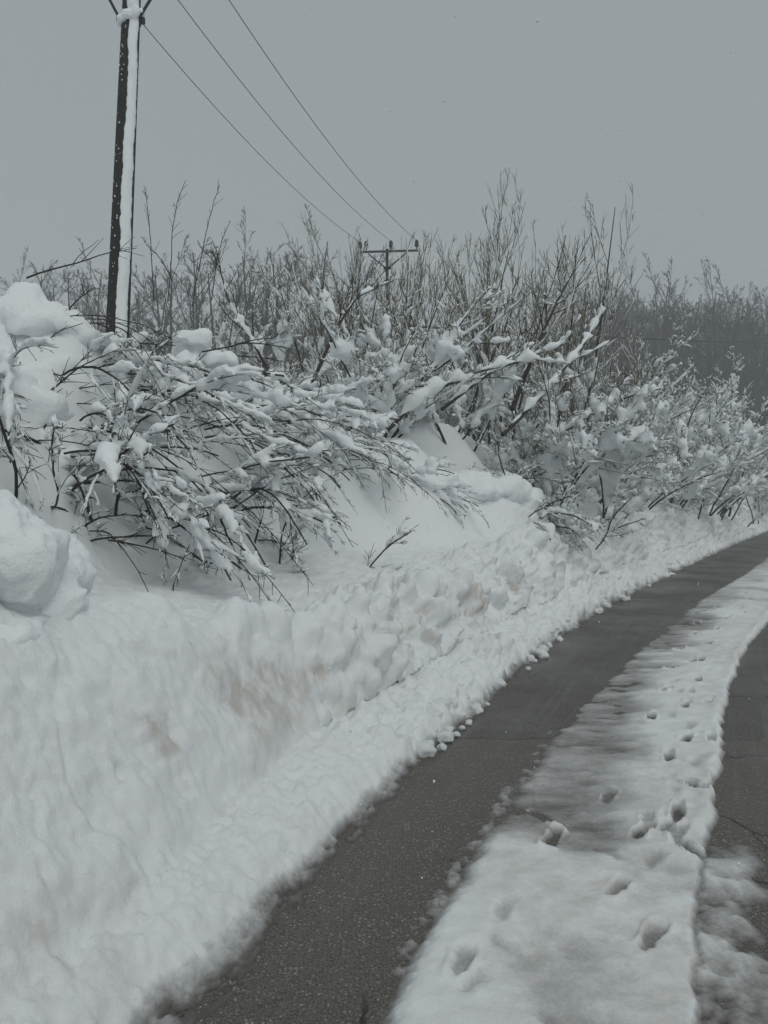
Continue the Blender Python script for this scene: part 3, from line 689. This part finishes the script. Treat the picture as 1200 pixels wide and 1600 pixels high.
# buried shrubs: soft snow loads lying over crushed branches
def buried(label, lumps, seed, twigs=None):
    vs, fs = [], []
    org = at(*lumps[0][:3]); org[2] = float(ground_z(float(org[0]), float(org[1])))
    for i, (px, py, Y, rx, ry_, rz) in enumerate(lumps):
        v, f = blob(at(px, py, Y) - org, (rx, ry_, rz), seed + i * 7, 4, .3); vs.append(v); fs.append(f)
    co, ff = remeshed('snow_load', vs, fs, .02, M_SNOW, 30)
    n = fbm(co[:, 0] * 3.2, co[:, 1] * 3.2, co[:, 2] * 3.2, 3, seed); n2 = fbm(co[:, 0] * 11, co[:, 1] * 11, co[:, 2] * 11, 2, seed + 1)
    n3 = fbm(co[:, 0] * 6.5, co[:, 1] * 6.5, co[:, 2] * 6.5, 2, seed + 2)
    co = co + (n * .09 + n3 * .05 + n2 * .016)[:, None] * np.array([.7, .7, 1.0])
    e = bpy.data.objects.new('buried_shrub', None); COL.objects.link(e); e.location = org
    tag(obj('snow_load', mesh_np('snow_load', co, ff, M_SNOW), e), kind='stuff')
    g = np.random.default_rng(seed + 5)
    for k in range(twigs or 4):
        L_ = lumps[g.integers(len(lumps))]; c_ = at(*L_[:3]) - org + g.normal(0, .1, 3); a_ = g.normal(-.3, .6); el = g.uniform(-.1, .7)
        p, r_ = grow(c_[None], np.array([[math.cos(a_) * math.cos(el), math.sin(a_) * math.cos(el), math.sin(el)]]), np.array([g.uniform(.5, 1.1)]), np.array([.009]), np.array([.003]), 10, .06, -.04, g)
        par, s0, d0_, l0, rp = spawn(p, r_, 7, .3, 1, .6, .2, .35, g); p2, r2 = grow(s0, d0_, l0, np.maximum(rp * .6, .003), np.full(len(s0), .002), 5, .07, -.03, g)
        mb = MB(); mb.add(*tubes(p, r_, 5)); mb.add(*tubes(p2, r2, 3)); obj('branch', mb.mesh('branch', [M_BARK]), e)
    return tag(e, label, 'shrub', 'shrubs buried under snow')
buried('shrub buried under the highest white heap at the left edge', [(45, 520, 6.4, .5, .5, .28), (35, 468, 6.4, .12, .2, .14), (125, 530, 6.4, .32, .3, .13), (-20, 620, 5.7, .45, .45, .36), (40, 650, 5.7, .35, .4, .22), (90, 590, 6.2, .3, .4, .2)], 501, 7)
buried('shrub under a hanging round snow lump below the near pole', [(300, 535, 7.6, .2, .22, .16), (292, 580, 7.5, .17, .2, .16), (340, 570, 7.9, .2, .25, .14)], 502, 6)
buried('shrub buried under broad snow pads low on the left', [(110, 720, 5.7, .25, .3, .1), (40, 740, 5.5, .28, .3, .13), (215, 735, 6.1, .25, .25, .09), (290, 765, 6.2, .2, .2, .07), (350, 810, 6.2, .16, .2, .07), (90, 815, 5.3, .09, .1, .06)], 503, 7)
buried('shrub under a smooth drooping snow shoulder with a dark hollow', [(450, 635, 9.2, .4, .45, .24), (500, 655, 9.3, .3, .35, .2), (405, 670, 9, .3, .35, .16), (395, 610, 9.4, .2, .25, .14)], 504, 5)
buried('shrub wholly covered by the largest smooth white mound', [(640, 765, 10.5, .8, .5, .34), (720, 768, 10.9, .6, .5, .3), (780, 765, 11.2, .4, .4, .24), (825, 790, 11.3, .25, .3, .22), (560, 780, 10.2, .5, .5, .22)], 505, 3)

# leaning trunks carrying thick snow
def leaner(seed, a, b, r, label, sag=.15, kids=8, heavy=.11):
    g = np.random.default_rng(seed); a = np.asarray(a); b = np.asarray(b); P = 16; tt = np.linspace(0, 1, P)[:, None]
    p = a + (b - a) * tt + np.array([0, 0, 1]) * (sag * np.sin(tt * math.pi)) + np.cumsum(np.cumsum(g.normal(0, .012, (P, 3)), 0) * tt, 0)
    p = (p - a)[None]; rr_ = (r * (1 - tt[:, 0]) + .008 * tt[:, 0])[None]
    mb = MB(); mb.add(*tubes(p, rr_, 8))
    par, s0, d0_, l0, rp = spawn(p, rr_, kids, .3, 1, .5, .15, .38, g, .8); p2, r2 = grow(s0, d0_, l0, np.maximum(rp * .5, .006), np.full(len(s0), .004), 8, .06, .03, g); mb2 = MB(); mb2.add(*tubes(p2, r2, 4))
    par, s0, d0_, l0, rp = spawn(p2, r2, 8, .2, 1, .5, .15, .38, g, .4); p3, r3 = grow(s0, d0_, l0, np.maximum(rp * .5, .004), np.full(len(s0), .003), 5, .06, .02, g); mb2.add(*tubes(p3, r3, 3))
    e = bpy.data.objects.new('leaning_willow', None); COL.objects.link(e); e.location = a
    obj('trunk', mb.mesh('trunk', [M_BARK]), e); obj('branches', mb2.mesh('branches', [M_BARK]), e)
    vs, fs = [], []
    c_, r_ = snow_on(p, rr_, heavy, g, 2, Q=34, lo=.12); v, f = tubes(c_, r_, 8); vs.append(v); fs.append(f)
    c_, r_ = snow_on(p2, r2, heavy * .5, g, .8, Q=14, lo=.1); v, f = tubes(c_, r_, 7); vs.append(v); fs.append(f)
    co, ff = remeshed('snow', vs, fs, .025, M_SNOW)
    tag(obj('snow_load', mesh_np('snow_load', co, ff, M_SNOW), e), kind='stuff')
    return tag(e, label, 'tree', 'leaning snowy trunks')
leaner(601, at(535, 680, 10.6), at(775, 520, 11.6), .035, 'leaning trunk carrying thick snow, rising above the smooth white mound', .1)
leaner(602, at(560, 720, 10.2), at(790, 545, 11.0), .03, 'lower leaning bough with a thick snow ridge above the smooth white mound', .2, 6, .13)
leaner(603, at(785, 680, 11.6), at(975, 480, 13.5), .035, 'bare dark trunk leaning right with snow along its upper side', -.05, 9, .09)
leaner(604, at(480, 620, 10.5), at(560, 400, 11.5), .03, 'dark thin trunk leaning right beside the snowy shoulder', 0, 9, .06)
leaner(606, at(430, 600, 10.2), at(330, 430, 10.8), .025, 'thin trunk leaning left with snow in its forks behind the snowy shoulder', .05, 8, .08)
leaner(607, at(600, 640, 11.2), at(500, 470, 11.8), .025, 'snow laden stem leaning left above the smooth white mound', .1, 8, .1)
leaner(608, at(690, 640, 11.8), at(850, 560, 12.4), .03, 'almost level bough with a snow ridge right of the leaning trunks', .15, 8, .12)
leaner(609, at(860, 690, 13), at(1030, 610, 13.8), .03, 'low bough with a snow ridge reaching into the right thicket', .15, 8, .11)
leaner(605, at(800, 640, 12.6), at(890, 400, 13.6), .045, 'steep dark forked trunk rising behind the leaning trunks', 0, 9, .05)

# big heaps on top of the bank near the camera
def heap(lumps, seed, label, name='snow_heap'):
    vs, fs = [], []; org = at(*lumps[0][:3])
    for i, (px, py, Y, rx, ry_, rz) in enumerate(lumps):
        v, f = blob(at(px, py, Y) - org, (rx, ry_, rz), seed + i * 7, 4, .22); vs.append(v); fs.append(f)
    co, ff = remeshed('heap', vs, fs, .014, M_SNOW, 6)
    n = fbm(co[:, 0] * 4, co[:, 1] * 4, co[:, 2] * 4, 3, seed); n2 = fbm(co[:, 0] * 16, co[:, 1] * 16, co[:, 2] * 16, 3, seed + 1)
    co = co + (n * .06 + n2 * .015)[:, None]
    o = obj(name, mesh_np(name, co, ff, M_SNOW), None, org); return tag(o, label, 'snow heap', 'heaps on the ploughed bank')
heap([(5, 880, 3.15, .25, .3, .22), (-30, 850, 3.2, .25, .3, .2), (-30, 960, 3.25, .28, .3, .2), (40, 950, 3.35, .26, .25, .12), (70, 900, 3.6, .2, .25, .16)], 701, 'large rounded snow block on the bank crest at the left edge')
heap([(-10, 1000, 3.0, .17, .22, .1), (-40, 1030, 2.95, .2, .25, .14)], 702, 'smaller snow lump tucked under the large block at the left edge')
heap([(80, 1440, 2.6, .1, .12, .1), (60, 1490, 2.58, .07, .09, .06)], 703, 'lone snow boulder bulging from the foot of the bank')


# ------------------------------------------------------------------ utility poles and wires
def pole_thing(label, base, top, r0, r1, arm_z, arm_half, arm_tilt, ins, collar_z, snow=True):
    base = np.asarray(base, float); top = np.asarray(top, float)
    e = bpy.data.objects.new('utility_pole', None); COL.objects.link(e); e.location = base
    ax_ = lambda z: (top - base) * ((z - base[2]) / (top[2] - base[2]))          # local point of the axis at height z
    n = 14; tt = np.linspace(0, 1, n)
    p = ((top - base)[None] * tt[:, None])[None]; rr_ = (r0 + (r1 - r0) * tt)[None].copy()
    v, f = tubes(np.concatenate([p, p[:, -1:] + 0.002], 1), np.concatenate([rr_, [[.001]]], 1), 20)
    mb = MB(); mb.add(v, f); obj('pole', mb.mesh('pole', [M_POLE]), e)
    c_ = ax_(arm_z); rad_at = lambda z: r0 + (r1 - r0) * (z - base[2]) / (top[2] - base[2])
    dirx = np.array([math.cos(arm_tilt[0]) , math.sin(arm_tilt[0]), arm_tilt[1]]); dirx /= np.linalg.norm(dirx)
    fwd = np.cross(dirx, [0, 0, 1]); fwd /= np.linalg.norm(fwd); up = np.cross(fwd, dirx) * -1
    up = up if up[2] > 0 else -up
    rot = np.stack([dirx, fwd, up], 1)
    off = fwd * (rad_at(arm_z) + .045)
    mb = MB(); mb.add(*box(c_ + off, (arm_half * 2, .09 if snow else .05, .11 if snow else .06), rot)); obj('crossarm', mb.mesh('crossarm', [M_STEEL], False), e)
    for x in ins:
        q = c_ + off + dirx * x + up * .055
        io = obj('insulator', None, e) if False else None
        mb = MB(); mb.add(*lathe([(.001, 0), (.022, 0), (.022, .07), (.06, .075), (.075, .1), (.055, .13), (.07, .16), (.05, .19), (.065, .215), (.045, .26), (.02, .285), (.001, .287)], 14, q))
        obj('insulator', mb.mesh('insulator', [M_INS]), e)
    for sgn in (-1, 1):
        mb = MB(); mb.add(*rod(ax_(collar_z) + dirx * sgn * (rad_at(collar_z) + .02) + off * .5, c_ + off * .6 + dirx * sgn * arm_half * .62 - up * .05, .022, 8)); obj('brace', mb.mesh('brace', [M_STEEL]), e)
    mb = MB(); R_ = rad_at(collar_z)
    mb.add(*lathe([(R_ - .01, -.05), (R_ + .015, -.05), (R_ + .015, .05), (R_ - .01, .05)], 20, ax_(collar_z)))
    for sgn in (-1, 1): mb.add(*box(ax_(collar_z) + dirx * sgn * (R_ + .03), (.09, .05, .09), rot))
    col = obj('collar', mb.mesh('collar', [M_STEEL]), e)
    if snow:
        # wind-plastered snow band on the camera's right of the pole
        zs = np.linspace(.3, top[2] - base[2] - .02, 160); aa = np.linspace(math.radians(-80), math.radians(-15), 12)
        Z, A = np.meshgrid(zs, aa, indexing='ij')
        A = A + (.07 * vnoise(Z * 3, 0, 0, 5) + .05 * vnoise(Z * 11, 0, 0, 6) + .05 * vnoise(Z * 27, 0, 0, 8)) * (1 - np.abs(np.linspace(-1, 1, 12))[None] * 0)
        prof = np.sqrt(np.clip(1 - np.linspace(-1, 1, 12) ** 2, 0, 1))[None]
        th = .030 * prof * (1 + .35 * vnoise(Z * 5, A * 3, 0, 7)) - .004
        rr2 = (r0 + (r1 - r0) * Z / (top[2] - base[2])) + th
        axp = (top - base)[None, None] * (Z / (top[2] - base[2]))[..., None]
        Pn = axp + np.stack([np.cos(A) * rr2, np.sin(A) * rr2, 0 * Z], 2)
        gq = np.random.default_rng(77); mbq = MB()
        for _ in range(130):
            zq = gq.uniform(1.5, top[2] - base[2] - .2); aq = math.radians(gq.uniform(-178, -95)); rq = r0 + (r1 - r0) * zq / (top[2] - base[2]); vq, fq = ICO[1]
            mbq.add(vq * [.006, .006, .009] * gq.uniform(.5, 1.9) + (top - base) * zq / (top[2] - base[2]) + np.array([math.cos(aq), math.sin(aq), 0]) * rq, fq)
        tag(obj('snow_flecks', mbq.mesh('snow_flecks', [M_SNOW]), e), kind='stuff')
        obj('snow_band', mesh_np('snow_band', Pn, [grid_faces(160, 12)[:, ::-1]], M_SNOW), e)
        vs, fs = [], []
        for q, (ox, oy, oz, rx, rz) in enumerate([(-.1, -.13, -.05, .07, .05), (.0, -.16, -.0, .09, .07), (.09, -.13, .06, .09, .1), (.16, -.05, .09, .07, .06), (.06, -.15, .16, .07, .13), (-.15, -.06, -.09, .05, .03)]):
            v, f = blob(ax_(collar_z) + np.array([ox, oy, oz]), (rx, .07, rz), 900 + q, 3, .25); vs.append(v); fs.append(f)
        co, ff = remeshed('collar_snow', vs, fs, .012, M_SNOW, 4)
        obj('snow', mesh_np('collar_snow', co, ff, M_SNOW), col)
    tag(e, label, 'utility pole', 'power line poles')
    return [base + c_ + off + dirx * x + up * (.055 + .27) for x in ins]
B0 = np.array([-4.1, 11.5, 1.3])
tp = at(209, -75, 11.5)
w0 = pole_thing('dark wooden power pole with a white snow band down its side', B0, tp, .19, .125, 9.5, .98, (0.03, 0.0), (-.9, 0, .84), 8.66)
b1 = np.array([.1, 24.3, 2.0])
w1 = pole_thing('distant slender power pole with insulators on a crossarm above the willows', b1, b1 + [0, 0, 7.3], .055, .042, 9.2, .97, (.02, .035), (-.86, -.66, .12, .93), 8.7, False)
pr = np.array([25.2, 42.2, 3.2])
def wire(name, a, b, sag, r, label, group):
    tt = np.linspace(0, 1, 40)[:, None]; p = np.asarray(a) + (np.asarray(b) - np.asarray(a)) * tt; p[:, 2] -= (4 * sag * tt * (1 - tt))[:, 0]
    o0 = p[0].copy(); mb = MB(); mb.add(*tubes((p - o0)[None], np.full((1, 40), r), 6))
    return tag(obj(name, mb.mesh(name, [M_WIRE]), None, o0), label, 'wire', group)
wl = ['lowest of the three overhead wires, passing behind the near pole', 'middle overhead wire between the two power poles', 'upper right overhead wire between the two power poles']
for k, j in ((0, 0), (1, 2), (2, 3)):
    wire('power_line', w0[k], w1[j], .42, .007, wl[k], 'power line wires')
    back = w0[k] + (w0[k] - w1[j]) * 1.0
wire('overhead_cable', b1 + [0.1, 0, 4.9], (25.2, 42.2, 9.75), .12, .035, 'thick dark cable running level behind the right thicket', None)

# ------------------------------------------------------------------ far bare trees
TREE = [(10, .2, .95, .75, .18, .5, 8, .06, .05, 5, .5, .02, .4), (9, .2, 1, .55, .2, .42, 6, .08, .05, 3, .5, .013, .4), (7, .15, 1, .55, .22, .42, 4, .09, .04, 3, .6, .011, .3), (3, .15, 1, .5, .22, .5, 3, .08, .02, 3, .7, .009, .3)]
def make_tree(seed, ht):
    g = np.random.default_rng(seed); n = g.integers(2, 4)
    an = g.uniform(0, 6.28, n); el = np.radians(g.uniform(74, 87, n))
    st = np.stack([np.cos(an) * .15, np.sin(an) * .15, np.full(n, -.5)], 1); di = np.stack([np.cos(an) * np.cos(el), np.sin(an) * np.cos(el), np.sin(el)], 1)
    p, r = grow(st, di, ht * g.uniform(.75, 1, n), np.full(n, .15), np.full(n, .03), 12, .04, .03, g)
    mb = MB(); mb.add(*tubes(p, r, 7)); tr = mb.mesh('trunk', [M_FARBARK]); mb = MB(); pp, rr_ = p, r
    for (k, t0, t1, ang, angs, lf, P, wander, trop, sides, rf, rmin, up) in TREE:
        par, s0, d0_, l0, rp = spawn(pp, rr_, k, t0, t1, ang, angs, lf, g, up); ra = np.maximum(rp * rf, rmin)
        pp, rr_ = grow(s0, d0_, l0, ra, np.maximum(ra * .4, rmin * .6), P, wander, trop, g); mb.add(*tubes(pp, rr_, sides))
    return tr, mb.mesh('crown', [M_FARBARK])
TREES = [make_tree(800 + i, 11.5) for i in range(3)]
def tree_at(i, x, y, s, rz, label, group):
    e = bpy.data.objects.new('bare_tree', None); COL.objects.link(e); e.location = (x, y, float(ground_z(float(x), float(y)))); e.scale = (s, s, s * R.uniform(.92, 1.08)); e.rotation_euler = (0, 0, rz)
    tr, cr = TREES[i % 3]; obj('trunk', tr, e); obj('crown', cr, e); tag(e, label, 'tree', group)
lt = [(30, 415), (70, 388), (105, 392), (150, 398), (185, 395), (225, 392), (270, 372), (310, 345), (350, 335), (385, 350), (420, 352), (455, 342), (500, 352), (540, 385), (580, 405)]
for i, (px, py) in enumerate(lt):
    Y = 46 + 6 * ((i * 7) % 5) / 5; p = at(px, py + (0 if px < 260 else 22), Y); zg = float(ground_z(p[0], Y))
    tree_at(i, p[0], Y, (p[2] - zg) / 11.3, i * 1.3, 'bare hazy tree in the row behind the near power pole', 'bare trees behind the near pole')
for i in range(12):
    px = -20 + i * 52 + R.uniform(-15, 15); Y = R.uniform(56, 66); p = at(px, 455 + R.uniform(-10, 20), Y); zg = float(ground_z(p[0], Y))
    tree_at(i + 1, p[0], Y, (p[2] - zg) / 11.3, i * 2.1, 'bare hazy tree in the row behind the near power pole', 'bare trees behind the near pole')
for row, (Y0, n, py0) in enumerate(((66, 15, 462), (78, 17, 448), (92, 18, 440))):
    for i in range(n):
        px = 880 + i * (400 / n) + R.uniform(-8, 8); Y = Y0 + R.uniform(-4, 4); p = at(px, py0 + R.uniform(-14, 16) + (14 if px > 1140 else 0), Y); zg = float(ground_z(p[0], Y))
        tree_at(i + row, p[0], Y, (p[2] - zg) / 11.3, i * 1.9 + row, 'bare tree of the hazy grey wood behind the right thicket', 'bare trees of the far wood')

# ------------------------------------------------------------------ falling snow
v, f = ICO[1]; n = 5200
g = np.random.default_rng(33)
Yf = 2.2 + 24 * g.random(n) ** .8; c_ = np.stack([(g.random(n) - .5) * 2 * (Yf * .62 + .6), Yf, EYE + (g.random(n) * 1.6 - .68) * Yf], 1)
c_ = c_[c_[:, 2] > .15]; c_ = c_[c_[:, 2] > ground_z(c_[:, 0], c_[:, 1]) + .1]
vv, ff = [], []
rr_ = (.0026 + .005 * g.random((len(c_), 1, 1)) ** 2.5); v0 = np.array([[1, 0, 0], [-1, 0, 0], [0, 1, 0], [0, -1, 0], [0, 0, 1], [0, 0, -1.0]]); f0 = np.array([[0, 2, 4], [2, 1, 4], [1, 3, 4], [3, 0, 4], [2, 0, 5], [1, 2, 5], [3, 1, 5], [0, 3, 5]])
V3 = c_[:, None] + v0[None] * rr_ * g.uniform(.7, 1.4, (len(c_), 1, 3)); F3 = f0[None] + (np.arange(len(c_)) * 6)[:, None, None]
tag(obj('falling_snow', mesh_np('falling_snow', V3.reshape(-1, 3), [F3.reshape(-1, 3)], M_SNOW_FAR)), 'snowflakes drifting through the air', None, kind='stuff')

# ------------------------------------------------------------------ snowy air
HAZE = 0.0044
if HAZE > 0:
    vb, fb = box((0, 120, 17), (700, 420, 44))
    me = bpy.data.meshes.new('haze'); me.from_pydata([tuple(x) for x in vb], [], [tuple(int(k) for k in x) for x in fb]); me.update()
    mh = bpy.data.materials.new('snowy_air'); mh.use_nodes = True; t = mh.node_tree; t.nodes.clear()
    mo = t.nodes.new('ShaderNodeOutputMaterial'); pv = t.nodes.new('ShaderNodeVolumePrincipled'); pv.inputs['Color'].default_value = (.93, .96, .98, 1); pv.inputs['Density'].default_value = HAZE; pv.inputs['Anisotropy'].default_value = .2
    t.links.new(pv.outputs['Volume'], mo.inputs['Volume']); me.materials.append(mh)
    tag(obj('haze', me), kind='stuff')
